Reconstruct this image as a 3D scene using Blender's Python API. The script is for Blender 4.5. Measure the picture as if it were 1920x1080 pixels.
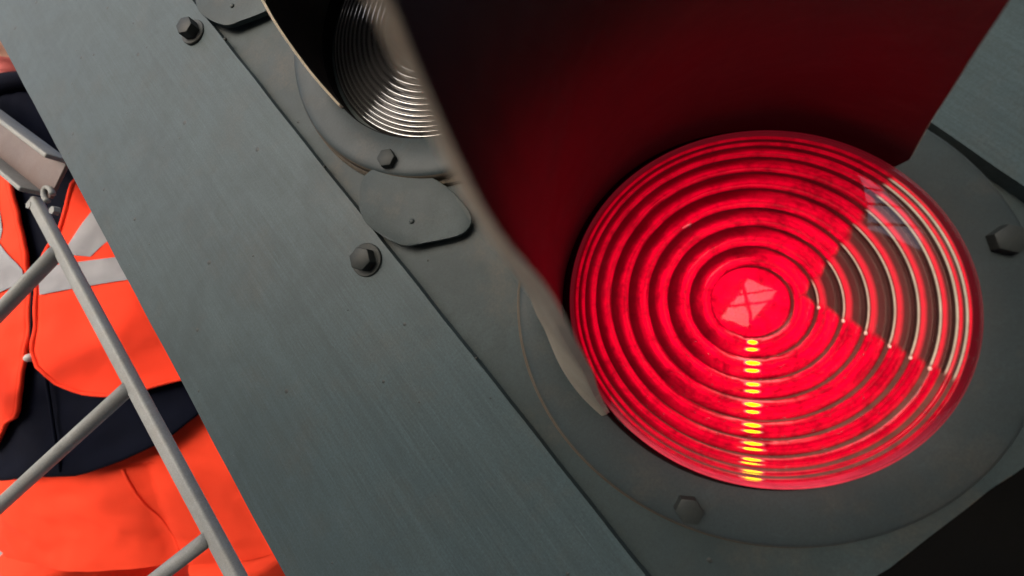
import bpy, bmesh, math, random
from mathutils import Vector, Matrix, noise
random.seed(7)
PI = math.pi
sc = bpy.context.scene
for o in list(bpy.data.objects): bpy.data.objects.remove(o)
C = sc.collection

# ------------------------------------------------------------------ camera
# "cam" coordinates used for the survey: x right, y down, z forward, millimetres
F = 619.45                                  # focal length in pixels of the 1920 px wide frame
CAM_H = 1.25
UP = Vector((-.10, -.985, -.14)).normalized()
FW = (Vector((0, 0, 1)) - UP * UP.z).normalized()
RT = FW.cross(UP)
if RT.x < 0: RT = -RT
RW = Matrix((RT, FW, UP))                   # cam axes -> world axes
def W(v): return RW @ (Vector(v) * .001) + Vector((0, 0, CAM_H))
cd = bpy.data.cameras.new('camera'); cam = bpy.data.objects.new('camera', cd); C.objects.link(cam)
cx_, cy_, cz_ = RW @ Vector((1, 0, 0)), RW @ Vector((0, -1, 0)), RW @ Vector((0, 0, -1))
cam.matrix_world = Matrix.Translation((0, 0, CAM_H)) @ Matrix((cx_, cy_, cz_)).transposed().to_4x4()
cd.sensor_width = 36; cd.lens = F / 1920 * 36; cd.clip_start = .005; cd.clip_end = 500
cd.dof.use_dof = True; cd.dof.focus_distance = .31; cd.dof.aperture_fstop = 3.9
sc.camera = cam

# ------------------------------------------------------------------ light
SUN_CAM = Vector((-.46, -.36, -.81)).normalized()       # towards the bright part of the overcast sky
SUN_W = (RW @ SUN_CAM).normalized()
wd = bpy.data.worlds.new('World'); sc.world = wd; wd.use_nodes = True
nt = wd.node_tree; nt.nodes.clear()
ow = nt.nodes.new('ShaderNodeOutputWorld'); bgn = nt.nodes.new('ShaderNodeBackground'); sk = nt.nodes.new('ShaderNodeTexSky')
sk.sky_type = 'NISHITA'; sk.sun_disc = False
sk.sun_elevation = math.asin(SUN_W.z); sk.sun_rotation = math.atan2(SUN_W.x, SUN_W.y)
sk.air_density = 1.0; sk.dust_density = 7.0; sk.ozone_density = 1.0
bgn.inputs['Strength'].default_value = .13
nt.links.new(sk.outputs[0], bgn.inputs[0]); nt.links.new(bgn.outputs[0], ow.inputs[0])
sl = bpy.data.lights.new('sun', 'SUN'); sl.energy = 1.3; sl.angle = math.radians(50); sl.color = (1, .985, .965)
so = bpy.data.objects.new('sun', sl); C.objects.link(so); so.rotation_euler = SUN_W.to_track_quat('Z', 'Y').to_euler()
sc.view_settings.view_transform = 'Standard'; sc.view_settings.look = 'None'
sc.view_settings.exposure = .9; sc.view_settings.gamma = 1; sc.view_settings.use_curve_mapping = False
sc.render.engine = 'CYCLES'

# ------------------------------------------------------------------ helpers
class G:
    """tiny expression builder for shader nodes"""
    def __init__(s, name):
        s.m = bpy.data.materials.new(name); s.m.use_nodes = True; s.t = s.m.node_tree; s.t.nodes.clear()
        s.out = s.t.nodes.new('ShaderNodeOutputMaterial')
        s.tc = s.t.nodes.new('ShaderNodeTexCoord')
    def n(s, typ, **kw):
        k = s.t.nodes.new(typ)
        for a, b in kw.items(): setattr(k, a, b)
        return k
    def put(s, sock, v):
        if hasattr(v, 'is_output'): s.t.links.new(v, sock)
        else: sock.default_value = v
    def math(s, op, *a, clamp=False):
        k = s.n('ShaderNodeMath', operation=op, use_clamp=clamp)
        for i, v in enumerate(a): s.put(k.inputs[i], v)
        return k.outputs[0]
    def noise(s, scale, detail=4, rough=.6, vec=None, dist=0.):
        k = s.n('ShaderNodeTexNoise'); s.put(k.inputs['Scale'], scale); s.put(k.inputs['Detail'], detail)
        s.put(k.inputs['Roughness'], rough); s.put(k.inputs['Distortion'], dist)
        s.put(k.inputs['Vector'], vec if vec is not None else s.tc.outputs['Object']); return k.outputs['Fac']
    def mapping(s, scale=(1, 1, 1), loc=(0, 0, 0), rot=(0, 0, 0)):
        k = s.n('ShaderNodeMapping'); s.put(k.inputs['Vector'], s.tc.outputs['Object'])
        k.inputs['Scale'].default_value = scale; k.inputs['Location'].default_value = loc; k.inputs['Rotation'].default_value = rot
        return k.outputs[0]
    def ramp(s, fac, pts):
        k = s.n('ShaderNodeValToRGB'); s.put(k.inputs[0], fac); e = k.color_ramp.elements
        while len(e) < len(pts): e.new(.5)
        for q, (p, c) in zip(e, pts):
            q.position = p; q.color = (c, c, c, 1) if not isinstance(c, tuple) else (*c, 1)
        return k.outputs[0]
    def mix(s, fac, a, b, mode='MIX'):
        k = s.n('ShaderNodeMix', data_type='RGBA', blend_type=mode)
        s.put(k.inputs[0], fac)
        for i, v in ((6, a), (7, b)): s.put(k.inputs[i], (*v, 1) if isinstance(v, tuple) and len(v) == 3 else v)
        return k.outputs[2]
    def xyz(s):
        k = s.n('ShaderNodeSeparateXYZ'); s.put(k.inputs[0], s.tc.outputs['Object']); return k.outputs
    def bsdf(s, **kw):
        k = s.n('ShaderNodeBsdfPrincipled')
        for a, v in kw.items():
            nm = a.replace('_', ' ')
            sock = k.inputs[nm]
            s.put(sock, (*v, 1) if isinstance(v, tuple) and len(v) == 3 and sock.type == 'RGBA' else v)
        return k
    def bump(s, h, strength=.3, dist=.001, prev=None):
        k = s.n('ShaderNodeBump'); k.inputs['Strength'].default_value = strength; k.inputs['Distance'].default_value = dist
        s.put(k.inputs['Height'], h)
        if prev is not None: s.put(k.inputs['Normal'], prev)
        return k.outputs[0]
    def end(s, sh): s.t.links.new(sh if hasattr(sh, 'is_output') else sh.outputs[0], s.out.inputs[0]); return s.m

def tag(o, label=None, cat=None, group=None, kind=None):
    if label: o['label'] = label
    if cat: o['category'] = cat
    if group: o['group'] = group
    if kind: o['kind'] = kind
    return o
def obj(name, bm, mats, parent=None, loc=None, smooth=False, autosmooth=None):
    bmesh.ops.recalc_face_normals(bm, faces=bm.faces)
    me = bpy.data.meshes.new(name); bm.to_mesh(me); bm.free()
    for m in (mats if isinstance(mats, (list, tuple)) else [mats]): me.materials.append(m)
    if smooth:
        for p in me.polygons: p.use_smooth = True
    o = bpy.data.objects.new(name, me); C.objects.link(o)
    if parent: o.parent = parent
    if loc: o.location = loc
    if autosmooth:
        for p in me.polygons: p.use_smooth = True
        me.set_sharp_from_angle(angle=math.radians(autosmooth))
    return o
def bevel(bm, w, seg=2, edges=None):
    es = edges or [e for e in bm.edges if e.calc_face_angle(0) > .5]
    bmesh.ops.bevel(bm, geom=es, offset=w, segments=seg, profile=.5, affect='EDGES')
def box(bm, x0, x1, y0, y1, z0, z1):
    r = bmesh.ops.create_cube(bm, size=1)
    for v in r['verts']:
        v.co = Vector((x0 + (v.co.x + .5) * (x1 - x0), y0 + (v.co.y + .5) * (y1 - y0), z0 + (v.co.z + .5) * (z1 - z0)))
def lathe(bm, prof, seg=192, a0=0, a1=2 * PI, midx=None, closed_prof=False, cap0=False):
    """prof = [(r, z)], swept about z"""
    full = abs(a1 - a0 - 2 * PI) < 1e-6; n = seg if full else seg + 1; rings = []
    for r, z in prof:
        if r < 1e-7: v = bm.verts.new((0, 0, z)); rings.append([v] * n)
        else: rings.append([bm.verts.new((r * math.cos(a0 + (a1 - a0) * i / seg), r * math.sin(a0 + (a1 - a0) * i / seg), z)) for i in range(n)])
    pr = list(range(len(prof))); pairs = list(zip(pr[:-1], pr[1:])) + ([(pr[-1], 0)] if closed_prof else [])
    for k, (p, q) in enumerate(pairs):
        for i in range(seg):
            j = (i + 1) % n
            vs = [rings[p][i], rings[p][j], rings[q][j], rings[q][i]]
            u = []
            for v in vs:
                if v not in u: u.append(v)
            if len(u) > 2:
                f = bm.faces.new(u)
                if midx: f.material_index = midx[k]
    return rings
def tube(bm, pts, r, seg=16, cap=True):
    pts = [Vector(p) for p in pts]; rings = []
    for i, p in enumerate(pts):
        d = (pts[min(i + 1, len(pts) - 1)] - pts[max(i - 1, 0)]).normalized()
        a = d.orthogonal().normalized() if i == 0 else (rings_a - d * rings_a.dot(d)).normalized()
        rings_a = a; b = d.cross(a); rr = r[i] if isinstance(r, (list, tuple)) else r
        rings.append([bm.verts.new(p + (a * math.cos(2 * PI * k / seg) + b * math.sin(2 * PI * k / seg)) * rr) for k in range(seg)])
    for A, B in zip(rings[:-1], rings[1:]):
        for k in range(seg): bm.faces.new((A[k], A[(k + 1) % seg], B[(k + 1) % seg], B[k]))
    if cap: bm.faces.new(rings[0]); bm.faces.new(rings[-1])
def bar(bm, p, q, w, h, upv, bev=0):
    """rectangular bar from p to q, w along side, h along upv"""
    p, q, upv = Vector(p), Vector(q), Vector(upv); d = (q - p).normalized()
    u = (upv - d * upv.dot(d)).normalized(); s = d.cross(u)
    vs = [bm.verts.new(e + s * a * w / 2 + u * b * h / 2) for e in (p, q) for a, b in ((-1, -1), (1, -1), (1, 1), (-1, 1))]
    fs = [(0, 1, 2, 3), (4, 5, 6, 7), (0, 1, 5, 4), (1, 2, 6, 5), (2, 3, 7, 6), (3, 0, 4, 7)]
    nf = [bm.faces.new([vs[i] for i in f]) for f in fs]
    if bev:
        es = set(e for f in nf for e in f.edges)
        bmesh.ops.bevel(bm, geom=list(es), offset=bev, segments=3, profile=.5, affect='EDGES')
def smooth_interp(x, tab):
    if x <= tab[0][0]: return tab[0][1]
    if x >= tab[-1][0]: return tab[-1][1]
    n = len(tab)
    for i in range(n - 1):
        if x <= tab[i + 1][0]:
            (a, b), (c, d) = tab[i], tab[i + 1]; h = c - a; t = (x - a) / h
            ma = (d - tab[max(i - 1, 0)][1]) / (c - tab[max(i - 1, 0)][0]); mb = (tab[min(i + 2, n - 1)][1] - b) / (tab[min(i + 2, n - 1)][0] - a)
            return (2 * t ** 3 - 3 * t * t + 1) * b + (t ** 3 - 2 * t * t + t) * h * ma + (-2 * t ** 3 + 3 * t * t) * d + (t ** 3 - t * t) * h * mb
def interp(x, tab):
    if x <= tab[0][0]: return tab[0][1]
    for (a, b), (c, d) in zip(tab[:-1], tab[1:]):
        if x <= c: return b + (d - b) * (x - a) / (c - a)
    return tab[-1][1]

# ------------------------------------------------------------------ materials
def paint(name, base, vary=.25, rough=.55, spec=.25, streak=0., speck=True, rust=.15, bumps=.13, tint=(.075, .062, .046)):
    g = G(name); ob = g.tc.outputs['Object']
    big = g.noise(9, 5, .6); mid = g.noise(45, 6, .65, dist=.5); fine = g.noise(520, 5, .75); fib = g.noise(2200, 2, .6)
    b = Vector(base)
    col = g.mix(g.ramp(big, [(.32, 0.), (.68, 1.)]), tuple(b * (1 - vary)), tuple(b * (1 + vary * .6)))
    col = g.mix(g.math('MULTIPLY', g.ramp(mid, [(.40, 0.), (.62, 1.)]), .5), col, tuple(Vector((b.x * 1.12, b.y * 1.0, b.z * .90)) * .82))
    # faint brush marks along the plate
    if streak:
        st = g.noise(1, 4, .7, g.mapping((620, 14, 20), rot=(0, 0, .10)))
        st2 = g.noise(1, 3, .7, g.mapping((160, 5, 20), rot=(0, 0, -.05)))
        s_ = g.math('ADD', g.math('MULTIPLY', st, .6), g.math('MULTIPLY', st2, .4))
        col = g.mix(g.math('MULTIPLY', g.ramp(s_, [(.42, 0.), (.62, 1.)]), streak), col, tuple(b * 1.5))
        run = g.noise(1, 4, .6, g.mapping((26, 1.6, 9), loc=(.2, .1, 0)))
        col = g.mix(g.math('MULTIPLY', g.ramp(run, [(.45, 0.), (.62, 1.)]), .28), col, tuple(b * .72))
        scr = g.noise(1, 2, .5, g.mapping((900, 30, 20), rot=(0, 0, -.35)))
        col = g.mix(g.math('MULTIPLY', g.ramp(scr, [(.66, 0.), (.70, 1.)]), .30), col, tuple(b * 2.0))
    # grime: large dark patches with a ragged edge
    gr = g.noise(6.5, 8, .72, g.mapping(loc=(.9, .2, .4)), dist=.4)
    col = g.mix(g.math('MULTIPLY', g.ramp(gr, [(.50, 0.), (.60, 1.)]), .38), col, tuple(b * .55))
    pale = g.noise(22, 7, .75, g.mapping(loc=(.1, .6, .8)), dist=.8)
    col = g.mix(g.math('MULTIPLY', g.ramp(pale, [(.58, 0.), (.68, 1.)]), .35), col, tuple(b * 1.45))
    # brownish dirt in clouds
    dn = g.noise(16, 6, .7, g.mapping(loc=(.3, .7, .1)))
    col = g.mix(g.math('MULTIPLY', g.ramp(dn, [(.52, 0.), (.72, 1.)]), rust), col, tint)
    col = g.mix(g.math('MULTIPLY', g.ramp(fine, [(.38, 0.), (.62, 1.)]), .55), col, tuple(b * .58))
    col = g.mix(g.math('MULTIPLY', g.ramp(fib, [(.5, 0.), (.7, 1.)]), .40), col, tuple(b * 1.5))
    h = g.math('ADD', g.math('MULTIPLY', mid, .6), g.math('MULTIPLY', fine, .40))
    if streak: h = g.math('ADD', h, g.math('MULTIPLY', st, .35))
    nrm = g.bump(h, bumps, .0012)
    if speck:
        vo = g.n('ShaderNodeTexVoronoi', feature='F1'); vo.inputs['Scale'].default_value = 62; g.put(vo.inputs['Vector'], g.mapping((1, 1, .02)))
        sep = g.n('ShaderNodeSeparateColor'); g.put(sep.inputs[0], vo.outputs['Color'])
        size = g.math('MULTIPLY', g.math('MAXIMUM', 0., g.math('SUBTRACT', sep.outputs[0], .52)), g.math('MULTIPLY', sep.outputs[1], .48))
        m = g.math('LESS_THAN', vo.outputs['Distance'], size)
        col = g.mix(g.math('MULTIPLY', m, .75), col, (.03, .032, .03))
        bn = g.math('SUBTRACT', 1., g.math('DIVIDE', vo.outputs['Distance'], g.math('ADD', size, .004)), clamp=True)
        nrm = g.bump(bn, .6, .0012, nrm)
    rg = g.math('ADD', rough - .1, g.math('MULTIPLY', mid, .22))
    return g.end(g.bsdf(Base_Color=col, Roughness=rg, Normal=nrm, Specular_IOR_Level=spec))
GREY = (.0395, .0590, .0640)
M_strip = paint('painted_strip', GREY, .16, .5, streak=.60, rust=.30)
M_plate = paint('painted_plate', (.032, .0450, .0465), .32, .55, rust=.65)
M_flange = paint('painted_flange', (.030, .0405, .043), .2, .5, rust=.5)
M_bolt = paint('painted_bolt', (.021, .026, .025), .3, .55, speck=False, rust=.5)
M_rim = paint('worn_brown_edge', (.085, .070, .052), .4, .6, speck=False, rust=.3, bumps=.5, tint=(.10, .06, .035))
def hood_paint():
    g = G('hood_inner_paint')
    big = g.noise(14, 6, .7); fine = g.noise(420, 5, .7); st = g.noise(1, 5, .7, g.mapping((30, 30, 160))); dr = g.noise(1, 4, .7, g.mapping((240, 240, 12)))
    col = g.mix(g.ramp(big, [(.35, 0.), (.65, 1.)]), (.006, .005, .005), (.011, .008, .008))
    col = g.mix(g.math('MULTIPLY', g.ramp(st, [(.50, 0.), (.66, 1.)]), .7), col, (.034, .024, .020))
    col = g.mix(g.math('MULTIPLY', g.ramp(dr, [(.60, 0.), (.70, 1.)]), .6), col, (.050, .030, .018))
    col = g.mix(g.math('MULTIPLY', g.ramp(fine, [(.45, 0.), (.60, 1.)]), .5), col, (.005, .004, .004))
    return g.end(g.bsdf(Base_Color=col, Roughness=g.math('ADD', .20, g.math('MULTIPLY', big, .35)), Specular_IOR_Level=.7, Normal=g.bump(g.math('ADD', g.math('MULTIPLY', st, .6), g.math('MULTIPLY', fine, .3)), .35, .0012)))
M_hood_in = hood_paint()
M_hood_out = paint('hood_outer_paint', (.34, .305, .245), .2, .55, speck=False, rust=.4, tint=(.22, .18, .13))
M_hoodedge = paint('hood_bare_edge', (.72, .64, .50), .3, .6, speck=False, rust=.35, tint=(.40, .33, .24))
M_black = paint('black_housing_paint', (.0035, .0035, .0033), .4, .6, spec=.06, speck=False, rust=.1, tint=(.006, .006, .005))
M_gap = paint('black_rubber', (.004, .004, .004), .2, .7, spec=.1, speck=False, rust=0)

RADII = [0, 22.5, 35, 48, 60, 72.5, 83.5, 93.5, 101, 105.4, 109]
def lens_material(riser):
    g = G('red_lens_riser' if riser else 'red_lens_tread')
    X, Y, Z = g.xyz()
    # the clear spreader sector: apex (20.5,-14) mm, between the two moulded edges
    ax, ay = g.math('SUBTRACT', X, .0205), g.math('SUBTRACT', Y, -.0140)
    def side(dx, dy, sgn):      # signed distance to the ray
        l = math.hypot(dx, dy); s = g.math('SUBTRACT', g.math('MULTIPLY', ay, dx / l), g.math('MULTIPLY', ax, dy / l))
        return g.math('MULTIPLY', s, sgn)
    up = side(81, 17.7, -1); lo = side(22, -84.6, 1)
    d = g.math('MINIMUM', up, lo)
    sect = g.math('MULTIPLY', g.math('ADD', d, g.math('MULTIPLY', g.math('SUBTRACT', g.noise(90, 3), .5), .004)), 300., clamp=True)
    at = g.n('ShaderNodeAttribute', attribute_name='phase'); ph = at.outputs['Fac']
    n1 = g.noise(60, 6, .7, dist=1.2); n2 = g.noise(300, 4, .7)
    mott = g.math('ADD', g.math('MULTIPLY', n1, .75), g.math('MULTIPLY', n2, .35))
    r = g.math('SQRT', g.math('ADD', g.math('MULTIPLY', X, X), g.math('MULTIPLY', Y, Y)))
    if not riser:
        rr_ = g.math('MAXIMUM', r, .002); ux = g.math('DIVIDE', X, rr_); uy = g.math('DIVIDE', Y, rr_)
        cv = g.n('ShaderNodeCombineXYZ'); g.put(cv.inputs[0], g.math('MULTIPLY', ux, 2.2)); g.put(cv.inputs[1], g.math('MULTIPLY', uy, 2.2)); g.put(cv.inputs[2], g.math('MULTIPLY', r, 230))
        pn = g.noise(1., 5, .65, cv.outputs[0], dist=.6)
        ph2 = g.math('ADD', ph, g.math('MULTIPLY', g.math('SUBTRACT', pn, .5), .42))
        q = g.math('ADD', .5, g.math('MULTIPLY', g.math('SUBTRACT', g.math('MULTIPLY', uy, .87), g.math('MULTIPLY', ux, .45)), .5))
        pa = g.ramp(ph2, [(0, .22), (.12, .95), (.34, 1.), (.48, .62), (.66, .12), (1, .03)])
        pb = g.ramp(ph2, [(0, .4), (.08, 1.), (.2, .75), (.45, 1.), (.84, .9), (.95, .25), (1, .10)])
        prof = g.mix(g.ramp(q, [(.38, 0.), (.72, 1.)]), pb, pa)  # ring glow and shaded ring edges painted into the emission, darker on one side
        fine = g.math('ADD', .87, g.math('MULTIPLY', g.math('SINE', g.math('MULTIPLY', ph2, 21.)), .13))
        prof = g.math('MULTIPLY', prof, fine)
        inner = g.math('LESS_THAN', r, .0218); prof = g.math('MAXIMUM', prof, g.math('MULTIPLY', inner, g.ramp(ph, [(0, .95), (.93, .8), (1, .2)])))
        dark = g.ramp(mott, [(.40, .34), (.60, 1.)])
        st = g.math('MULTIPLY', prof, dark)
        # lens is dimmer at its heart and at the rim
        st = g.math('MULTIPLY', st, g.ramp(g.math('MULTIPLY', r, 9.2), [(0, 1.), (.3, 1.), (.5, .86), (.7, .62), (.9, .48), (1., .36)]))
        stp = g.math('ADD', .035, g.math('MULTIPLY', g.math('MULTIPLY', st, g.math('ADD', .88, g.math('MULTIPLY', g.math('ADD', g.math('MULTIPLY', X, -.68), g.math('MULTIPLY', Y, -.73)), 2.6))), 1.14))
        red_line = g.ramp(ph, [(.02, .15), (.10, .85), (.2, .5), (.32, .06), (.8, .02), (1, .03)])
        secs = g.math('MULTIPLY', red_line, g.math('ADD', .3, mott))
        S = g.math('ADD', g.math('MULTIPLY', stp, g.math('SUBTRACT', 1., sect)), g.math('MULTIPLY', secs, sect))
        # yellow lamp glints down one radius, painted into the emission
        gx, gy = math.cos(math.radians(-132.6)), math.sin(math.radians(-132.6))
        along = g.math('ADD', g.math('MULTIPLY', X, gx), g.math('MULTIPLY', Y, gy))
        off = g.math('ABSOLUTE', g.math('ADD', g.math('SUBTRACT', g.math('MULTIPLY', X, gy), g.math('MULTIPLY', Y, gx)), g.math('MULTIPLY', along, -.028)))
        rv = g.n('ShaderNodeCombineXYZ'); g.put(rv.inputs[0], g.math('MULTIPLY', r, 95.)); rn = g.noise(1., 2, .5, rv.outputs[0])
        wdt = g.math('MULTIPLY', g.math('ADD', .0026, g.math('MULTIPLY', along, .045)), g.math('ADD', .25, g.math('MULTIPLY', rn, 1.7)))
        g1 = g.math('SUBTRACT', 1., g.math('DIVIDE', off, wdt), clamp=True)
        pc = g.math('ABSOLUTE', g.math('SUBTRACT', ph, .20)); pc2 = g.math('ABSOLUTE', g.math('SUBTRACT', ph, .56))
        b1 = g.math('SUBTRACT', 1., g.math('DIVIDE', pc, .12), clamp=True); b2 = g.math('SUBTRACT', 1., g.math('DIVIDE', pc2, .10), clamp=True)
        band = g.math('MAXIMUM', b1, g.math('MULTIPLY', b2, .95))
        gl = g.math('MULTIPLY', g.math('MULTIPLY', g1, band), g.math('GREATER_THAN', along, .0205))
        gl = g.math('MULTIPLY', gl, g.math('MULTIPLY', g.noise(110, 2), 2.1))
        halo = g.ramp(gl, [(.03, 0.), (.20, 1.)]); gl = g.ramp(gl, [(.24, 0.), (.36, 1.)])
        # wide pale sheen along each crest, painted into the emission
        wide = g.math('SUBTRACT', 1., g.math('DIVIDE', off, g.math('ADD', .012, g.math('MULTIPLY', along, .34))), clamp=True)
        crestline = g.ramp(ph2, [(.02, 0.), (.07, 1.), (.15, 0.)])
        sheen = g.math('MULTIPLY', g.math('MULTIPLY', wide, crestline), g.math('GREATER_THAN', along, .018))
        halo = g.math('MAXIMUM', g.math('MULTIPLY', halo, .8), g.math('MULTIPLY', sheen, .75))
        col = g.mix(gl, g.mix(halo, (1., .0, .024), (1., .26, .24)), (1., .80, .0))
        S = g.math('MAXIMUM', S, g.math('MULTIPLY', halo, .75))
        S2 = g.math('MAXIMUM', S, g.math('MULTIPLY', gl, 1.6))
        base = g.mix(sect, (.05, .0, .002), (.085, .064, .058))
        nb = g.bump(n1, .12, .002)
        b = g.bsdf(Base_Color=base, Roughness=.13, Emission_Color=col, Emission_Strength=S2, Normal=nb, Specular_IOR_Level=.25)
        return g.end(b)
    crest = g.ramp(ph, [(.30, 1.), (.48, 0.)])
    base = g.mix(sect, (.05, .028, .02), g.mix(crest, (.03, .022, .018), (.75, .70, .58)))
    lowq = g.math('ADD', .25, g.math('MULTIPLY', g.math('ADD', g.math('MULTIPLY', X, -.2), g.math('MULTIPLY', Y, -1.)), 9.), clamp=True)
    ec = g.mix(sect, g.mix(lowq, (.03, .001, .002), (.085, .036, .026)), g.mix(crest, (.02, .006, .005), (.30, .26, .18)))  # lamp light in the risers painted as emission, cream in the sector
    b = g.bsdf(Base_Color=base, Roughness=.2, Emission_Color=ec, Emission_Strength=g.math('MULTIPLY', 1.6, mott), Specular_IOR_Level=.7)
    return g.end(b)
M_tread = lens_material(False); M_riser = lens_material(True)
def cover_glass(name, rough=.03, ior=1.5, dirt=.02):
    g = G(name)
    fr = g.n('ShaderNodeFresnel'); fr.inputs[0].default_value = ior
    tr = g.n('ShaderNodeBsdfTransparent'); gl = g.n('ShaderNodeBsdfGlossy'); gl.inputs['Roughness'].default_value = rough
    mx = g.n('ShaderNodeMixShader'); g.put(mx.inputs[0], g.math('MULTIPLY', fr.outputs[0], 2.0)); g.put(mx.inputs[1], tr.outputs[0]); g.put(mx.inputs[2], gl.outputs[0]); g.put(gl.inputs['Normal'], g.bump(g.noise(30, 3, .6), .02, .004))
    df = g.n('ShaderNodeBsdfDiffuse'); df.inputs['Color'].default_value = (.5, .48, .45, 1)
    ds = g.math('MULTIPLY', g.ramp(g.noise(500, 2, .8), [(.66, 0.), (.72, 1.)]), .25)
    m2 = g.n('ShaderNodeMixShader'); g.put(m2.inputs[0], ds); g.put(m2.inputs[1], mx.outputs[0]); g.put(m2.inputs[2], df.outputs[0])
    return g.end(m2)
M_cover = cover_glass('clear_cover_glass')
g = G('clear_fresnel_glass')
M_clear = g.end(g.bsdf(Base_Color=(.30, .29, .28), Roughness=.07, Specular_IOR_Level=1.0, Metallic=.9, Normal=g.bump(g.noise(120, 4, .7), .12, .001)))

def cloth(name, base, dark=.75, rough=.8, wr=12, bumpd=.012):
    g = G(name); b = Vector(base)
    n1 = g.noise(wr, 2, .45, dist=.25); n2 = g.noise(1500, 2)
    col = g.mix(g.ramp(g.noise(20, 4), [(.3, 0.), (.7, 1.)]), tuple(b * dark), tuple(b))
    return g.end(g.bsdf(Base_Color=col, Roughness=rough, Normal=g.bump(n2, .2, .0008, g.bump(n1, .45, bumpd)), Specular_IOR_Level=.1))
M_orange = cloth('orange_fluorescent_cloth', (1., .058, .022), .95, wr=9, bumpd=.03)
M_trouser = cloth('orange_trouser_cloth', (1., .066, .024), .95, wr=8, bumpd=.045)
M_navy = cloth('navy_fleece', (.0032, .0045, .012), .7, .95)
M_reflect = cloth('silver_reflective_tape', (.30, .30, .32), .85, .4, wr=30, bumpd=.004)
M_skin = cloth('skin', (.55, .30, .22), .9, .5, wr=60, bumpd=.001)
M_lip = cloth('lip', (.50, .12, .11), .9, .4, wr=60, bumpd=.001)
M_hair = cloth('hair', (.04, .025, .015), .7, .6, wr=200, bumpd=.004)
M_boot = cloth('boot_leather', (.02, .018, .015), .8, .5)
M_zip = paint('zip_metal', (.55, .55, .52), .1, .35, speck=False, rust=0)
def galv(name, base):
    return paint(name, base, .18, .5, speck=False, rust=.25, bumps=.3, tint=(.30, .26, .20))
M_galv = galv('galvanised_steel', (.27, .28, .27))
M_brownsteel = galv('dull_brown_steel', (.15, .11, .10))
def ground_mat():
    g = G('gravel'); vo = g.n('ShaderNodeTexVoronoi'); vo.inputs['Scale'].default_value = 28; g.put(vo.inputs['Vector'], g.tc.outputs['Object'])
    sp = g.n('ShaderNodeSeparateColor'); g.put(sp.inputs[0], vo.outputs['Color'])
    col = g.ramp(sp.outputs[0], [(0, (.22, .20, .19)), (.5, (.38, .36, .34)), (1, (.52, .50, .47))])
    return g.end(g.bsdf(Base_Color=col, Roughness=.9, Normal=g.bump(vo.outputs['Distance'], .8, .02)))
def brick_mat():
    g = G('dark_brick'); br = g.n('ShaderNodeTexBrick'); br.inputs['Scale'].default_value = 4
    g.put(br.inputs['Vector'], g.mapping(rot=(PI / 2, 0, 0)))
    br.inputs['Color1'].default_value = (.05, .035, .03, 1); br.inputs['Color2'].default_value = (.035, .028, .025, 1); br.inputs['Mortar'].default_value = (.06, .055, .05, 1)
    return g.end(g.bsdf(Base_Color=br.outputs[0], Roughness=.9, Normal=g.bump(br.outputs['Fac'], .4, .01)))

# ------------------------------------------------------------------ setting
bm = bmesh.new(); bmesh.ops.create_grid(bm, x_segments=1, y_segments=1, size=150)
tag(obj('ground', bm, ground_mat()), kind='structure')
# unseen brick wall added behind and right of the camera to shade the signal
light_blocker = bpy.data.objects.new('light_blocker', None); C.objects.link(light_blocker); light_blocker.location = (2, -2.8, 0)
tag(light_blocker, 'unseen dark brick wall with openings, added behind the camera to block light', 'light blocker')
MB_ = brick_mat(); bm = bmesh.new()
def blocker_poly(pts):
    f = bm.faces.new([bm.verts.new((x, -2.65, z)) for x, z in pts]); e = bmesh.ops.extrude_face_region(bm, geom=[f])
    for v in e['geom']:
        if isinstance(v, bmesh.types.BMVert): v.co.y = -2.95
def blocker_hole(x0, x1, z0, z1, hole):     # hole corners: left, top, right, bottom
    L, T_, R_, B = hole
    blocker_poly([(x0, z0), B, L, (x0, z1)]); blocker_poly([(x0, z1), L, T_, (x1, z1)]); blocker_poly([(x1, z1), T_, R_, (x1, z0)]); blocker_poly([(x1, z0), R_, B, (x0, z0)])
for x0, x1, z0, z1 in ((-8, -3.2, 0, 2.2), (-3.2, .2, 0, 3.05), (1.05, 1.9, 0, 5.2), (4.0, 6, 0, 5.2)): box(bm, x0, x1, -2.95, -2.65, z0, z1)
blocker_hole(.2, 1.05, 0, 3.4, ((.31, 1.80), (.71, 2.27), (.97, 2.10), (.55, 1.66)))  # openings shaped to put sky patches into the lens reflection
blocker_hole(1.9, 4.0, 0, 5.2, ((1.98, 2.62), (2.85, 4.05), (3.85, 3.25), (2.62, 2.30)))
box(bm, .60, .64, -2.82, -2.78, 1.6, 2.3); box(bm, .25, 1.0, -2.82, -2.78, 1.93, 1.955); box(bm, .25, 1.0, -2.82, -2.78, 2.06, 2.075)  # bars added to break up the reflected sky patches
for z_ in (2.75, 3.1, 3.45): box(bm, 1.95, 3.95, -2.82, -2.78, z_, z_ + .03)
box(bm, 2.95, 3.0, -2.82, -2.78, 2.2, 4.1)
box(bm, 2.9, 6, -2.64, -.25, 0, 5.2)
obj('wall', bm, MB_, light_blocker, loc=(-2, 2.8, 0))  # added out of view to block light
bm = bmesh.new(); box(bm, 2.8, 6.2, -3.1, -.15, 5.21, 5.4); obj('blocker_top', bm, M_black, light_blocker, loc=(-2, 2.8, 0))
# pale concrete wall far behind the worker
bm = bmesh.new(); box(bm, -9, 3, -.15, .15, 0, 3.0); bevel(bm, .02)
gcm = paint('pale_concrete', (.42, .38, .37), .15, .9, speck=False, rust=.2)
wl = obj('concrete_wall', bm, gcm, loc=(0, 6.5, 0)); tag(wl, 'pale concrete wall in the distance behind the orange trousers', 'wall')

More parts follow.
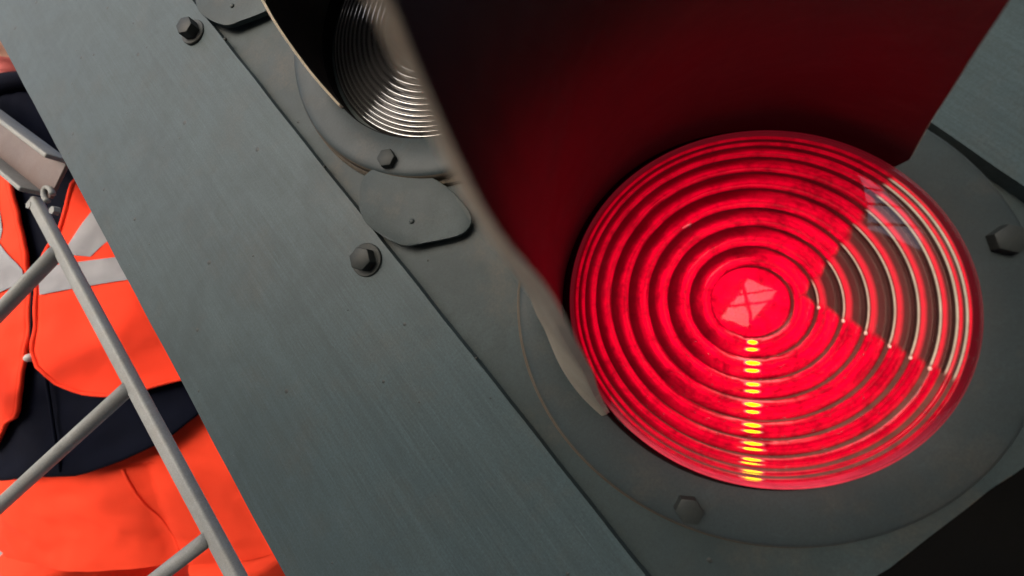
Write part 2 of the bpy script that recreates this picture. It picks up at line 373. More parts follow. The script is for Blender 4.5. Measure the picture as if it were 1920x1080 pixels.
# ------------------------------------------------------------------ railway signal
d1 = Vector((-.64179658, -.73514468, .21831046)); s1 = Vector((.73132285, -.67239189, -.11426302)); n1 = Vector((.23079003, .08632181, .96916691))
S0 = 243.; BX, BY = 78.5, -1500.
sig = bpy.data.objects.new('railway_signal', None); C.objects.link(sig)
def cam_of(a, b, e): return s1 * a + d1 * b + n1 * (S0 - e)
R3 = Matrix((RW @ s1, RW @ d1, RW @ (-n1))).transposed()
sig.matrix_world = Matrix.Translation(W(cam_of(BX, BY, 0))) @ R3.to_4x4()
tag(sig, 'tilted grey painted railway signal with lit red lens and unlit clear lens under deep hoods', 'railway signal')
def SL(a, b, e=0): return Vector(((a - BX) * .001, (b - BY) * .001, e * .001))
bpy.context.view_layer.update()
CR = (78.5, -56.); CW = (78.8, 285.8)

def plate(name, poly, e0, e1, mats, parent=sig, bev=.6, org=(0, 0), edge_mat=None, dent=0., sub=0):
    """polygon in signal millimetres, extruded e0..e1; object origin at org"""
    bm = bmesh.new(); vs = [bm.verts.new(((x - org[0]) * .001, (y - org[1]) * .001, 0)) for x, y in poly]
    f = bm.faces.new(vs); r = bmesh.ops.extrude_face_region(bm, geom=[f])
    for v in r['geom']:
        if isinstance(v, bmesh.types.BMVert): v.co.z = (e1 - e0) * .001
    if bev: bevel(bm, bev * .001, 2)
    bmesh.ops.recalc_face_normals(bm, faces=bm.faces)
    if edge_mat is not None:
        for f in bm.faces:
            if abs(f.normal.z) < .9: f.material_index = 1
    return obj(name, bm, mats, parent, loc=SL(org[0], org[1], e0))
def wob(pts, amp, step=14):
    """resample a closed outline and make it slightly uneven like hand cut plate"""
    out = []
    for i in range(len(pts)):
        a, b = Vector(pts[i]), Vector(pts[(i + 1) % len(pts)]); L = (b - a).length; k = max(1, int(L / step))
        nn = Vector((-(b - a).y, (b - a).x)).normalized()
        for j in range(k):
            p = a + (b - a) * j / k; q = p * .02
            out.append(tuple(p + nn * amp * noise.noise(Vector((q.x, q.y, i * 3.1))) * 2))
    return out
# back plate, cover strips
plate('back_plate', wob([(-130, -222), (30, -223.5), (100, -219), (262, -217), (262, 1000), (-130, 1000)], .5), -18, -13, [M_plate, M_rim], edge_mat=1)
plate('cover_strip', wob([(-337, -330), (-88, -330), (-87.5, 1000), (-337, 1000)], .5), -12.8, -5, [M_strip, M_rim], edge_mat=None)
plate('cover_strip', wob([(234, -330), (470, -330), (470, 1000), (233, 1000)], .5), -12.8, -5, [M_strip, M_rim])
# housing and post behind the plate
bm = bmesh.new(); box(bm, -.14, .15, -.22, .9, -.11, .11); bevel(bm, .01); obj('housing', bm, M_black, sig, loc=SL(BX, 0, -135))
bm = bmesh.new(); box(bm, -.11, .13, -.65, .65, -.06, .06); bevel(bm, .008); obj('post', bm, M_black, sig, loc=SL(BX + 20, -875, -100))
bm = bmesh.new(); box(bm, -.2, .2, -.02, .02, -.12, .12); bevel(bm, .004); obj('base_plate', bm, M_black, sig, loc=SL(BX + 20, -1530, -100))
for q in ((150, -330), (215, -255)):
    bm = bmesh.new(); lathe(bm, [(0, .012), (.012, .012), (.014, 0)], 6); obj('bracket_bolt', bm, M_black, sig, loc=SL(q[0], q[1], -39))
bm = bmesh.new(); box(bm, -.07, .11, -.012, .012, -.02, .03); bevel(bm, .003); obj('bracket', bm, M_black, sig, loc=SL(170, -300, -30))

# flanges: collar ring behind + main ring; lens opening in the middle
def flange(c):
    bm = bmesh.new(); R, r = .150, .1145
    lathe(bm, [(r, -.0125), (r, -.0008), (r + .001, 0), (R - .0085, .0002), (R - .0045, -.0002), (R - .0018, -.0014), (R - .0004, -.0034), (R, -.0064), (R - .001, -.0076)], 256,
          midx=[1, 1, 0, 0, 0, 2, 2, 2])
    f = obj('flange', bm, [M_flange, M_gap, M_rim], sig, loc=SL(c[0], c[1], 0), autosmooth=40)
    bm = bmesh.new(); lathe(bm, [(R - .003, -.0076), (R + .0008, -.0078), (R + .0026, -.0092), (R + .0024, -.0105), (R + .0012, -.0110), (R + .0034, -.0116), (R + .0036, -.0134)], 256)
    k = obj('gasket_ring', bm, M_rim, sig, loc=SL(c[0] + .4, c[1] - 1.4, 0), autosmooth=40)
    # dark well wall and back behind the glass
    bm = bmesh.new(); lathe(bm, [(.1148, -.001), (.1148, -.03), (0, -.03)], 128); obj('lens_well', bm, M_gap, f, smooth=True)
    return f
fr_, fw_ = flange(CR), flange(CW)

# hexagon bolts
def hexbolt_mesh(af, h, washer):
    bm = bmesh.new(); R = af / 2 / math.cos(PI / 6)
    lathe(bm, [(0, h), (R * .86, h), (R * .96, h * .93), (R, h * .80), (R, 0)], 6)
    # rounded painted look
    bmesh.ops.bevel(bm, geom=[e for e in bm.edges if e.calc_face_angle(0) > .4], offset=.0006, segments=2, profile=.5, affect='EDGES')
    if washer:
        for v in bm.verts: v.co.z += .0022
        lathe(bm, [(0, .0022), (washer - .0006, .0022), (washer, .0016), (washer, 0)], 40)
    bmesh.ops.recalc_face_normals(bm, faces=bm.faces)
    me = bpy.data.meshes.new('bolt'); bm.to_mesh(me); bm.free(); me.materials.append(M_bolt)
    for p in me.polygons: p.use_smooth = True
    me.set_sharp_from_angle(angle=math.radians(35))
    return me
BF, BS = hexbolt_mesh(.0146, .0056, 0), hexbolt_mesh(.0185, .0085, .0148)
def bolt(me, a, b, e, rot, shift=(0, 0)):
    o = bpy.data.objects.new('bolt', me); C.objects.link(o); o.parent = sig; o.location = SL(a, b, e); o.rotation_euler = (random.uniform(-.04, .04), random.uniform(-.04, .04), rot); return o
for c in (CR, CW):
    for k, an in enumerate((-147.5, -27, 93)):
        rr = 136.5; bolt(BF, c[0] + rr * math.cos(math.radians(an)), c[1] + rr * math.sin(math.radians(an)), -.2, an * .31 + k)
for b in (-189, 161, 511, 861):
    bolt(BS, -109, b + 1, -5.2, .35 + b); bolt(BS, 256 if b > 0 else 262, b, -5.2, .9 + b)

# welded lugs between the lamps
def lug(dy):
    raw = [(-82, 207), (-87, 196), (-88.5, 186), (-86, 172), (-80, 155), (-75, 146), (-69, 140.5), (-60, 135.5), (-50, 128.5), (-37, 120.5), (-30, 117), (-22, 117.5), (-16, 122), (-13.5, 132), (-13.5, 160), (-30, 205), (-60, 225)]
    # chaikin smoothing
    for _ in range(2):
        o = []
        for i in range(len(raw)):
            p, q = Vector(raw[i]), Vector(raw[(i + 1) % len(raw)]); o += [tuple(p * .75 + q * .25), tuple(p * .25 + q * .75)]
        raw = o
    l = plate('lug', [(x, y + dy) for x, y in raw], -7.5, -3.2, [M_plate], org=(-50, 165 + dy), bev=.9)
    l.rotation_euler = (math.radians(2.2), math.radians(1.2), 0)
    for p in l.data.polygons: p.use_smooth = True
    l.data.set_sharp_from_angle(angle=math.radians(40))
    bm = bmesh.new(); bmesh.ops.create_uvsphere(bm, u_segments=12, v_segments=8, radius=.0026); bmesh.ops.scale(bm, vec=(1, .9, .55), verts=bm.verts)
    obj('rivet', bm, M_plate, l, loc=((-56 + 50) * .001, (157 - 165) * .001, .0044), smooth=True)
    return l
lug(0); lug(332)
# paint runs and weld crumbs along the edges
for a, b, e, r_ in ((-86.5, 191, -5, 1.7), (-86, 178.5, -5, 1.4), (-85.5, 468, -5, 1.6), (-70, 219, -7.5, 1.5), (-60, 210, -8, 1.3), (-86.5, 34, -5, 1.1), (-86.6, 262, -5, 1.3), (241, -40, -5, 2.), (246, -30, -5, 1.4)):
    bm = bmesh.new(); bmesh.ops.create_icosphere(bm, subdivisions=2, radius=r_ * .001)
    for v in bm.verts: v.co *= 1 + .35 * noise.noise(v.co * 900 + Vector((a, b, 0)))
    obj('paint_blob', bm, M_bolt, sig, loc=SL(a, b, e), smooth=True)

# hoods: curved sheet on the upper half of each flange, edge cut on a slant
def hood(c, r, prof, a0=2.6, a1=179.5, label=None, bend=None):
    bm = bmesh.new(); n = 160; m = 30; gi, go = [], []
    for i in range(n + 1):
        ang = math.radians(a0 + (a1 - a0) * i / n); bb = r * max(0, math.sin(ang)) * 1000
        h = max(3.5, prof(bb) + 3.) * .001; h += .0010 * noise.noise(Vector((ang * 9, r, 0)))
        ri, ro = [], []; pa_ = 180 - math.degrees(ang)
        Te = .0022 if not bend else .001 * smooth_interp(pa_, [(0, 2.6), (9, 3.2), (22, 3.8), (33, 3.8), (41, 2.8), (47, 1.7), (53, .9)])
        Tb = .0022 if not bend else .001 * smooth_interp(pa_, [(0, 3), (10, 6.8), (20, 10), (32, 14), (42, 22), (52, 18), (66, 3)])
        for j in range(m + 1):
            z = -.0005 + (h + .0005) * j / m
            T = Tb + (Te - Tb) * max(0, z) / h
            k = r + (bend(180 - math.degrees(ang)) * min(1.15, z / h) if bend else 0) + .0012 * noise.noise(Vector((ang * 1.3, z * 9, c[1])))
            ri.append(bm.verts.new((k * math.cos(ang), k * math.sin(ang), z)))
            ro.append(bm.verts.new(((k + T) * math.cos(ang), (k + T) * math.sin(ang), z)))
        gi.append(ri); go.append(ro)
    def q(a, b, cc, d, mi): f = bm.faces.new((a, b, cc, d)); f.material_index = mi
    for i in range(n):
        for j in range(m):
            q(gi[i][j], gi[i + 1][j], gi[i + 1][j + 1], gi[i][j + 1], 0); q(go[i][j], go[i + 1][j], go[i + 1][j + 1], go[i][j + 1], 1)
        q(gi[i][m], gi[i + 1][m], go[i + 1][m], go[i][m], 2); q(gi[i][0], gi[i + 1][0], go[i + 1][0], go[i][0], 2)
    for i in (0, n):
        for j in range(m): q(gi[i][j], gi[i][j + 1], go[i][j + 1], go[i][j], 2)
    o = obj('hood', bm, [M_hood_in, M_hood_out, M_hoodedge], sig, loc=SL(c[0], c[1], 0), autosmooth=40)
    if label: o['label'] = label
    return o
hood(CR, .1155, lambda b: min(1.9 * b + .006 * b * b, 300) * 1.0, label='deep hood over the red lens, lit red inside',
     bend=lambda p: .001 * smooth_interp(p, [(0, -3), (5, -7), (10, -10), (22, -14.5), (33, -13.5), (39, -11), (44, -4.5), (49, -1.5), (56, 0)]))
hood(CW, .1145, lambda b: .95 * b + max(0, b - 62) * 3.6, label='black inside hood over the unlit clear lens')

# red lens: stepped relief (treads + inward facing risers), clear dome over it
def fresnel(name, radii, seg, jump, base_e, dome, mats, parent, loc):
    bm = bmesh.new(); lay = bm.verts.layers.float.new('phase'); prof = []; mi = []; phs = []
    rim = radii[-1]
    for k in range(len(radii) - 1):
        a, b = radii[k], radii[k + 1]
        for j in range(9):
            t = j / 8; rr = a + (b - a) * t
            z = base_e + dome * (1 - (rr / rim) ** 2) + jump * (1 - t) * (1 if k else 0) * (1 + .35 * math.sin(PI * t)) + (1.4 * math.sin(PI * t) if k else jump * .5 * (1 - t * t))
            if k == 0: z = base_e + dome + .9 * (1 - t * t)
            prof.append((rr * .001, z * .001)); phs.append(t)
            if j: mi.append(0)
        if k < len(radii) - 2: mi.append(1)
    # duplicate crest so the riser is its own band
    rings = lathe(bm, prof, seg, midx=mi)
    for R_, p in zip(rings, phs):
        for v in set(R_): v[lay] = p
    return obj(name, bm, mats, parent, loc=loc, autosmooth=38)
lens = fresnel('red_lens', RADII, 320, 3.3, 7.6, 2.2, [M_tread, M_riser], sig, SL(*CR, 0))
lens['label'] = 'glowing red stepped lens with a clear sector at its right'
lens.scale = (.985, .985, 1)
# glowing beads added as bright glints where the rings meet the clear sector
g = G('cream_glow'); M_glint = g.end(g.bsdf(Base_Color=(.7, .62, .52), Roughness=.15, Emission_Color=(.5, .40, .30), Emission_Strength=.5))
bm = bmesh.new()
for rr_ in RADII[2:8]:
    t_ = 0.
    while math.hypot(20.5 + 22 * t_, -14 - 84.6 * t_) < rr_: t_ += .002
    x_, y_ = 20.5 + 22 * t_, -14 - 84.6 * t_
    v0 = len(bm.verts); q_ = bmesh.ops.create_icosphere(bm, subdivisions=2, radius=.0009)
    for v in q_['verts']:
        v.co = Vector((v.co.x * 1.0 + v.co.y * .5, v.co.y * 1.25, v.co.z * .8)) * (1 + .25 * noise.noise(v.co * 900 + Vector((rr_, 0, 0))))
        v.co += Vector((x_ * .001, y_ * .001, (7.6 + 2.2 * (1 - (rr_ / 109) ** 2) + 3.0) * .001))
obj('step_glint', bm, M_glint, lens, smooth=True)
bm = bmesh.new(); R_ = .1092
lathe(bm, [(R_ * math.sin(t), 0.0125 + .0095 * (math.cos(t * .98) - 0) * 1.0) for t in [PI / 2 * (k / 28) for k in range(29)]], 160)
obj('cover_glass', bm, M_cover, lens, smooth=True)
bm = bmesh.new(); lathe(bm, [(.1086, .0125), (.1106, .0122), (.1116, .010), (.1116, -.012)], 192)
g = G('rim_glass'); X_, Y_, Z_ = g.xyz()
lowside = g.math('MAXIMUM', 0., g.math('MULTIPLY', g.math('ADD', g.math('MULTIPLY', X_, .66), g.math('MULTIPLY', Y_, .75)), -9.1))  # rim glow painted into the emission, stronger on the low side
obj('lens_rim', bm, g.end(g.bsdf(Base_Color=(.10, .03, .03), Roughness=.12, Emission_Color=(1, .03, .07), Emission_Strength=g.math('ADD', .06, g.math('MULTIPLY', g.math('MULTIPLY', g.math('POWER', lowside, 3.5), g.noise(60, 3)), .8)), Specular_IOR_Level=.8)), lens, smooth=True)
lw = fresnel('clear_lens', [0, 12, 20, 28, 35, 42, 49, 55, 61, 67, 73, 78.5, 84, 89, 94, 98.5, 103, 107, 111.5], 256, 1.7, -12, 5., [M_clear, M_clear], sig, SL(*CW, 0))
lw['label'] = 'unlit clear stepped lens, dark under its hood and silvery at the bottom'

# ------------------------------------------------------------------ ladder
lad = bpy.data.objects.new('ladder', None); C.objects.link(lad)
E_ = -60.; lb = (-655., -1200.)
lad.matrix_world = Matrix.Translation(W(cam_of(lb[0], lb[1], E_))) @ R3.to_4x4()
tag(lad, 'galvanised steel ladder beside the signal, in front of the orange clothed worker', 'ladder')
def LL(a, b, e=0): return Vector(((a - lb[0]) * .001, (b - lb[1]) * .001, e * .001))
def rail_x(b): return -466.5 - (b - 41.4) * .0392
bm = bmesh.new(); bar(bm, LL(rail_x(-1200), -1200), LL(rail_x(664), 664), .0160, .011, (0, 0, 1), .003)
obj('rail', bm, M_galv, lad, autosmooth=50)
bm = bmesh.new(); bar(bm, LL(rail_x(-1200) - 370, -1200), LL(rail_x(664) - 370, 700), .027, .012, (0, 0, 1), .003)
obj('rail', bm, M_galv, lad, autosmooth=50)
for b in (-1100, -880, -660, -440, -220, -100 - 25, 91, 305, 553):
    x = rail_x(b)
    bm = bmesh.new(); tube(bm, [LL(x - 4, b + 1, 2), LL(x - 366, b + 30, 2)], .0088, 20); obj('rung', bm, M_galv, lad, smooth=True)
# bracket across the head of the ladder (a channel bar), with its clip
def PX(u, v, e):      # point of the plane e mm in front of the signal face seen at pixel u,v
    r = Vector((u - 960, v - 540, F)); t = (S0 - e) / r.dot(n1); X = r * t
    return X.dot(s1), X.dot(d1)
a0 = PX(-150, 137, -60); a1 = PX(112, 340, -60)
p0, p1 = LL(*a0), LL(*a1); dd = (p1 - p0).normalized(); nn = Vector((-dd.y, dd.x, 0))
bm = bmesh.new(); bar(bm, p0, p1, .058, .004, (0, 0, 1), .001); obj('bracket_web', bm, M_brownsteel, lad, autosmooth=40)
for sg, nm in ((1, 'bracket_flange'), (-1, 'bracket_flange')):
    bm = bmesh.new(); o_ = nn * .031 * sg + Vector((0, 0, .010)); bar(bm, p0 + o_, p1 + o_ - dd * (.0 if sg > 0 else .02), .007, .024, (0, 0, 1), .002); obj(nm, bm, M_galv, lad, autosmooth=40)
hk = LL(*PX(78, 362, -50)) + Vector((0, 0, .004))
bm = bmesh.new(); tube(bm, [hk + Vector((math.cos(t) * .008, math.sin(t) * .013, .0)) for t in [-.6 + 4.4 * k / 14 for k in range(15)]], .0032, 10); obj('clip', bm, M_galv, lad, smooth=True)
for q in ((44, 382), (88, 392)):
    bm = bmesh.new(); lathe(bm, [(0, .006), (.006, .006), (.0068, 0)], 6); h_ = obj('ladder_bolt', bm, M_galv, lad, loc=LL(*PX(q[0], q[1], -50)))

# ------------------------------------------------------------------ person
# the worker stands upright in a plane about 0.62 m from the lens; person x,z below are in cam mm there
PZ = 735.
per = bpy.data.objects.new('person', None); C.objects.link(per)
feet = W((960 * 0 - 960 + 250, 0, PZ)); 
KX = (PZ - 140) / F
pbase = Vector((*W(((250 - 960) * KX, 900, PZ + 10)).xy, 0))
per.location = pbase
tag(per, 'person in orange high visibility jacket and trousers over a navy fleece, standing behind the ladder', 'person')
def PW(u, v, dep=0):   # pixel at depth PZ+dep (mm)
    return W(((u - 960) * KX, (v - 540) * KX, PZ + dep)) - pbase
# torso table: v, centre u, half width, half depth
TOR = [(60, -108, 62, 56), (110, -100, 68, 60), (150, -90, 78, 70), (200, -66, 104, 86), (265, -30, 168, 104), (340, 22, 212, 118), (450, 50, 218, 126), (560, 62, 250, 128), (680, 88, 268, 130), (800, 112, 290, 134), (930, 138, 305, 138), (1000, 150, 305, 138)]
def T(v, k): return interp(v, [(r[0], r[k]) for r in TOR])
def surf(v, al, off=0, wr=0.):
    """al: 0 = front centre, +pi/2 = picture right, pi = back"""
    c, hw, hd = T(v, 1), T(v, 2) + off, T(v, 3) + off
    sx = math.sin(al); cz = -math.cos(al)
    w = wr * noise.noise(Vector((al * 2.2, v * .010, .7))) + wr * .5 * noise.noise(Vector((al * 6 + v * .01, v * .022, 3.7)))
    return PW(c + (hw + w) * sx, v, (hd + w) * cz)
def al_of(u, v, off=0):
    x = (u - T(v, 1)) / (T(v, 2) + off); return math.asin(max(-.999, min(.999, x)))
def pgrid(name, fn, nu, nv, mat, parent, closed=False, thick=0., label=None):
    bm = bmesh.new(); Gd = [[bm.verts.new(fn(i / nu, j / nv)) for i in range(nu + (0 if closed else 1))] for j in range(nv + 1)]
    for j in range(nv):
        for i in range(nu):
            i2 = (i + 1) % nu if closed else i + 1
            bm.faces.new((Gd[j][i], Gd[j][i2], Gd[j + 1][i2], Gd[j + 1][i]))
    o = obj(name, bm, mat, parent, smooth=True)
    if thick: md = o.modifiers.new('thickness', 'SOLIDIFY'); md.thickness = thick; md.offset = 0
    if label: o['label'] = label
    return o
# fleece: hem line measured against u
HEM = [(-120, 915), (0, 905), (65, 890), (150, 889), (220, 866), (290, 836), (365, 775), (390, 760)]
def f_fleece(s, t):
    al = -PI + 2 * PI * s; u = T(860, 1) + T(860, 2) * math.sin(al)
    hem = interp(u, HEM) if abs(al) < PI / 2 else interp(T(860, 1) + T(860, 2) * math.sin(al), HEM)
    v0_ = 122 - 22 * math.sin(al); v = v0_ + (hem - v0_) * t
    bulge = 8 * math.exp(-((hem - v) / 26) ** 2)
    return surf(v, al, bulge + 2, 5)
fl = pgrid('fleece', f_fleece, 96, 110, M_navy, per, closed=True, thick=3.)
fl.modifiers['thickness'].thickness = .004
bm = bmesh.new(); tube(bm, [surf(v, al_of(T(v, 1) - 4, v), 11, 0) for v in range(700, 886, 10)], .0022, 6); obj('fleece_zip', bm, M_navy, fl, smooth=True)
# collar roll
bm = bmesh.new(); tube(bm, [surf(114 - 24 * math.sin(a), a, 8) + Vector((0, 0, 0)) for a in [-PI + 2 * PI * k / 40 for k in range(41)]], .020, 12, cap=False); obj('collar', bm, M_navy, fl, smooth=True)
# jacket fronts
RIN = [(230, 140), (300, 120), (430, 100), (500, 76), (520, 72), (660, 72), (690, 84)]
LIN = [(230, -25), (330, 4), (415, 30), (475, 50), (530, 60), (640, 62), (690, 51), (770, 42), (830, 14)]
RHEM = [(70, 672), (85, 692), (110, 716), (150, 734), (200, 741), (235, 736), (280, 723), (340, 711), (420, 700)]
LHEM = [(-160, 880), (-60, 868), (0, 846), (20, 822), (42, 780)]
def f_right(off, s, t):
    aend = PI; u_e = None
    # hem height from the horizontal position of this column
    a_guess = al_of(76, 680, 14); al = a_guess + (aend - a_guess) * s
    u = T(700, 1) + (T(700, 2) + 14) * (math.sin(al) if al < PI / 2 else 1)
    hem = interp(u, RHEM)
    v = 232 + (hem - 232) * t
    ai = al_of(interp(v, RIN), v, 14); al = ai + (aend - ai) * s
    flare = 14 + 22 * max(0, (v - 560) / 170) * math.sin(min(al, PI / 2)) ** 2
    return surf(v, al, flare + off, 7)
def f_left(off, s, t):
    ag = al_of(42, 760, 14); al = ag - (PI + ag) * s
    u = T(820, 1) + (T(820, 2) + 14) * (math.sin(al) if al > -PI / 2 else -1)
    hem = interp(u, LHEM)
    v = 232 + (hem - 232) * t
    ai = al_of(interp(v, LIN), v, 14); al = ai - (PI + ai) * s
    return surf(v, al, 14 + off, 7)
jr = pgrid('jacket', lambda s, t: f_right(0, s, t), 70, 80, M_orange, per, thick=.003)
jl = pgrid('jacket', lambda s, t: f_left(0, s, t), 70, 80, M_orange, per, thick=.003)
# join both fronts into one jacket mesh
bmj = bmesh.new(); bmj.from_mesh(jr.data); bmj.from_mesh(jl.data); bmj.to_mesh(jr.data); bmj.free()
bpy.data.objects.remove(jl)
for m_ in jr.modifiers: m_.thickness = .003
# hem and front piping
def piping(fn, edge, par):
    bm = bmesh.new(); tube(bm, [fn(*p) for p in edge], .0034, 8); obj('piping', bm, M_orange, par, smooth=True)
piping(lambda s, t: f_right(1, s, t), [(.0, k / 50) for k in range(51)] + [(k / 40 * .7, 1) for k in range(1, 41)], jr)
piping(lambda s, t: f_left(1, s, t), [(.0, k / 50) for k in range(51)] + [(k / 40 * .7, 1) for k in range(1, 41)], jr)
bm = bmesh.new(); tube(bm, [surf(v, al_of(67, v, 14), 15) for v in range(505, 668, 6)], .0028, 8); obj('zip', bm, M_navy, jr, smooth=True)
bm = bmesh.new(); zp = surf(669, al_of(68, 669, 14), 18)
bmesh.ops.create_icosphere(bm, subdivisions=2, radius=.0075); obj('zip_puller', bm, M_zip, jr, loc=zp, smooth=True)
# reflective tape on the jacket, laid on the same surface
def tape(poly_top, poly_bot, n=24, m=8, off=17.5):
    def fn(s, t):
        ua, va = poly_top[0] + (poly_top[2] - poly_top[0]) * s, poly_top[1] + (poly_top[3] - poly_top[1]) * s
        ub, vb = poly_bot[0] + (poly_bot[2] - poly_bot[0]) * s, poly_bot[1] + (poly_bot[3] - poly_bot[1]) * s
        u, v = ua + (ub - ua) * t, va + (vb - va) * t
        return surf(v, al_of(u, v, 14), off, 7)
    pgrid('reflective_stripe', fn, n, m, M_reflect, jr)
tape((76, 502, 262, 466), (80, 553, 262, 512))
tape((-120, 330, 50, 506), (-120, 600, 52, 528))
tape((152, 375, 262, 330), (112, 476, 152, 480), off=16.5)
tape((-70, 290, -20, 290), (-60, 440, 0, 450), off=16.5)
# sleeves with hands at the end of the body mesh
def arm(side):
    sh = (T(330, 1) + side * 200, 335, 0); el = (T(600, 1) + side * 285, 640, 30); wr_ = (T(800, 1) + side * 290, 900, -40)
    if side < 0: el, wr_ = (T(600, 1) - 420, 640, 60), (T(800, 1) - 560, 860, 40)
    if side > 0: el, wr_ = (T(600, 1) + 400, 560, 60), (T(600, 1) + 500, 330, 20)
    return sh, el, wr_
for sd in (-1, 1):
    sh, el, wr_ = arm(sd); bm = bmesh.new(); P_ = []
    for k in range(25):
        t = k / 24
        q = tuple((sh[i] + (el[i] - sh[i]) * t * 2) if t < .5 else (el[i] + (wr_[i] - el[i]) * (t - .5) * 2) for i in range(3))
        P_.append(PW(*q))
    tube(bm, P_, [.074 - .022 * k / 24 + .004 * noise.noise(Vector((k * .6, sd, 0))) for k in range(25)], 28); obj('sleeve', bm, M_orange, jr, smooth=True)
# trousers: pelvis plus two legs with creases
def f_pelvis(s, t):
    al = -PI + 2 * PI * s; v = 740 + (1090 - 740) * t
    c = interp(v, [(740, 120), (850, 125), (950, 140), (1090, 180)]); hw = interp(v, [(740, 220), (850, 295), (950, 340), (1090, 372)]); hd = 118
    fold = 13 * math.exp(-((c + hw * math.sin(al) - (232 + (v - 900) * .30)) / 17) ** 2) * (1 if abs(al) < PI / 2 else 0) * (1 if v > 885 else 0)
    w = 9 * noise.noise(Vector((al * 2.5, v * .008, 1.7))) + 4 * noise.noise(Vector((al * 7 - v * .012, v * .03, 5.1)))
    return PW(c + (hw + w) * math.sin(al), v, -(hd + w - fold) * math.cos(al))
def crease(bm_pts): pass
tr_ = pgrid('trousers', f_pelvis, 120, 90, M_trouser, per, closed=True)
bmj = bmesh.new(); bmj.from_mesh(tr_.data)
zfoot = {}
for sd in (-1, 1):
    pts, rr = [], []
    for k in range(40):
        t = k / 39; v0 = PW(185 + sd * 200, 1085, 0); e_ = Vector((v0.x + sd * .02, v0.y + .05, .07)); p = v0 + (e_ - v0) * t
        pts.append(p); rr.append(.124 - .028 * t + .006 * noise.noise(Vector((k * .5, sd * 5, 0))))
    tube(bmj, pts, rr, 32); zfoot[sd] = pts[-1]
bmesh.ops.recalc_face_normals(bmj, faces=bmj.faces); bmj.to_mesh(tr_.data); bmj.free()
for p in tr_.data.polygons: p.use_smooth = True
bm = bmesh.new(); tube(bm, [f_pelvis(.5 + .035 + .02 * t, .44 + .5 * t) for t in [k / 20 for k in range(21)]], .0022, 8); obj('fly_seam', bm, M_trouser, tr_, smooth=True)
for sd in (-1, 1):
    f_ = zfoot[sd]; bm = bmesh.new(); tube(bm, [f_ + Vector((0, .05, -.02)), f_ + Vector((0, -.02, -.022)), f_ + Vector((0, -.12, -.034)), f_ + Vector((0, -.19, -.042))], [.045, .055, .046, .026], 20)
    obj('boot', bm, M_boot, per, smooth=True)
# body: one continuous skinned mesh (legs, trunk, arms, hands with fingers, neck); head shaped on top of it
me = bpy.data.meshes.new('body'); V, Ed, Rr = [], [], []
def jv(p, r): V.append(p); Rr.append(r); return len(V) - 1
def ln(a, b): Ed.append((a, b))
pel = jv(PW(150, 930), .10); ab = jv(PW(115, 720), .095); ch = jv(PW(60, 450), .11); nk0 = jv(PW(-50, 220), .062); nk = jv(PW(-92, 130, 14), .055); hd_ = jv(PW(-104, 50, 14), .062); top = jv(PW(-108, -30, 16), .066)
ln(pel, ab); ln(ab, ch); ln(ch, nk0); ln(nk0, nk); ln(nk, hd_); ln(hd_, top)
for sd in (-1, 1):
    sh, el, wr_ = arm(sd); a = jv(PW(*sh), .055); b = jv(PW(*el), .042); c_ = jv(PW(*wr_), .028)
    pm = PW(wr_[0] + sd * 3, wr_[1] + 62, wr_[2] - 8); d_ = jv(pm, .034); ln(ch, a); ln(a, b); ln(b, c_); ln(c_, d_)
    for fi, (dx, ln_) in enumerate(((-27, 66), (-9, 80), (9, 74), (27, 58))):
        p1_ = jv(PW(wr_[0] + dx, wr_[1] + 100, wr_[2] - 12), .0095); p2_ = jv(PW(wr_[0] + dx * 1.1, wr_[1] + 100 + ln_ * .5, wr_[2] - 22), .0088); p3_ = jv(PW(wr_[0] + dx, wr_[1] + 100 + ln_ * .9, wr_[2] - 2), .0078)
        ln(d_, p1_); ln(p1_, p2_); ln(p2_, p3_)
    t1 = jv(PW(wr_[0] - sd * 38, wr_[1] + 60, wr_[2] - 26), .011); t2 = jv(PW(wr_[0] - sd * 44, wr_[1] + 100, wr_[2] - 40), .009); ln(d_, t1); ln(t1, t2)
    h = jv(PW(180 + sd * 160, 1000, 0), .085); f_ = zfoot[sd]; kn = jv(PW(180 + sd * 160, 1000, 0) * .5 + f_ * .5, .055); an_ = jv(f_, .036)
    ln(pel, h); ln(h, kn); ln(kn, an_)
me.from_pydata(V, Ed, []); bo = bpy.data.objects.new('body', me); C.objects.link(bo); bo.parent = per; me.materials.append(M_skin)
sm = bo.modifiers.new('skin', 'SKIN'); sm.use_smooth_shade = True
for i, q in enumerate(me.skin_vertices[0].data): q.radius = (Rr[i], Rr[i]); q.use_root = (i == 0)
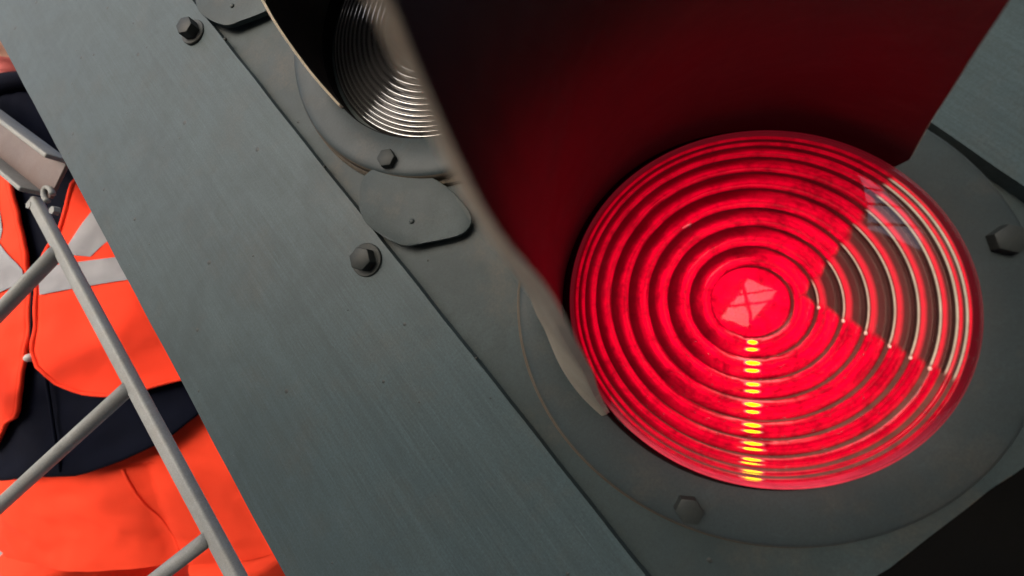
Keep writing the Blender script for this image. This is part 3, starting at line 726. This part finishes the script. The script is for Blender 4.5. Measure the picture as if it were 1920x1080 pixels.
bo.modifiers.new('sub', 'SUBSURF').levels = 2; bo.modifiers['sub'].render_levels = 2
# face: jaw, lips, nose, eyes, ears as a sculpted head shell joined to the body's head
HC = (-106, 14)
bm = bmesh.new(); bmesh.ops.create_uvsphere(bm, u_segments=72, v_segments=56, radius=1)
def gauss(x, y, a, b, s, t=None): return math.exp(-((x - a) / s) ** 2 - ((y - b) / (t or s)) ** 2)
for v in bm.verts:
    x, y, z = v.co                 # z up, -y front
    w = 78 * (1 - .30 * max(0, -z) ** 1.5); fx, fz = x * w, z * 118; fy = y * (98 - 14 * max(0, -z))
    if y < 0:
        X, Zc = fx, fz
        fy -= 20 * gauss(X, Zc, 0, -22, 12, 22) + 5.5 * gauss(X, Zc, 0, -56, 22, 5) + 6.5 * gauss(X, Zc, 0, -68, 19, 5.5) + 12 * gauss(X, Zc, 0, -100, 26, 16)
        fy += 8 * gauss(X, Zc, -30, 6, 14, 9) + 8 * gauss(X, Zc, 30, 6, 14, 9) + 2.5 * gauss(X, Zc, 0, -62, 24, 2.0)
    v.co = Vector((fx, fy, fz))
for f in bm.faces:
    c = f.calc_center_median()
    f.material_index = 1 if (c.y < 0 and abs(c.x) < 25 and -73 < c.z < -52) else 0
tilt = Matrix.Rotation(math.radians(0), 3, 'X') @ Matrix.Rotation(math.radians(-8), 3, 'Y')
for v in bm.verts:
    q = tilt @ v.co; v.co = PW(HC[0] + q.x / KX, HC[1] - q.z / KX, q.y)
head = obj('head', bm, [M_skin, M_lip], bo, smooth=True)
bm = bmesh.new(); bmesh.ops.create_uvsphere(bm, u_segments=40, v_segments=30, radius=1)
bmesh.ops.delete(bm, geom=[v for v in bm.verts if v.co.z < .15 and v.co.y < .25 or v.co.z < -.45], context='VERTS')
for v in bm.verts:
    q = tilt @ Vector((v.co.x * 84, v.co.y * 106 + 4, v.co.z * 126)); k = 1 + .03 * noise.noise(v.co * 6); v.co = PW(HC[0] + q.x * k / KX, HC[1] - q.z * k / KX, q.y * k)
obj('hair', bm, M_hair, bo, smooth=True)
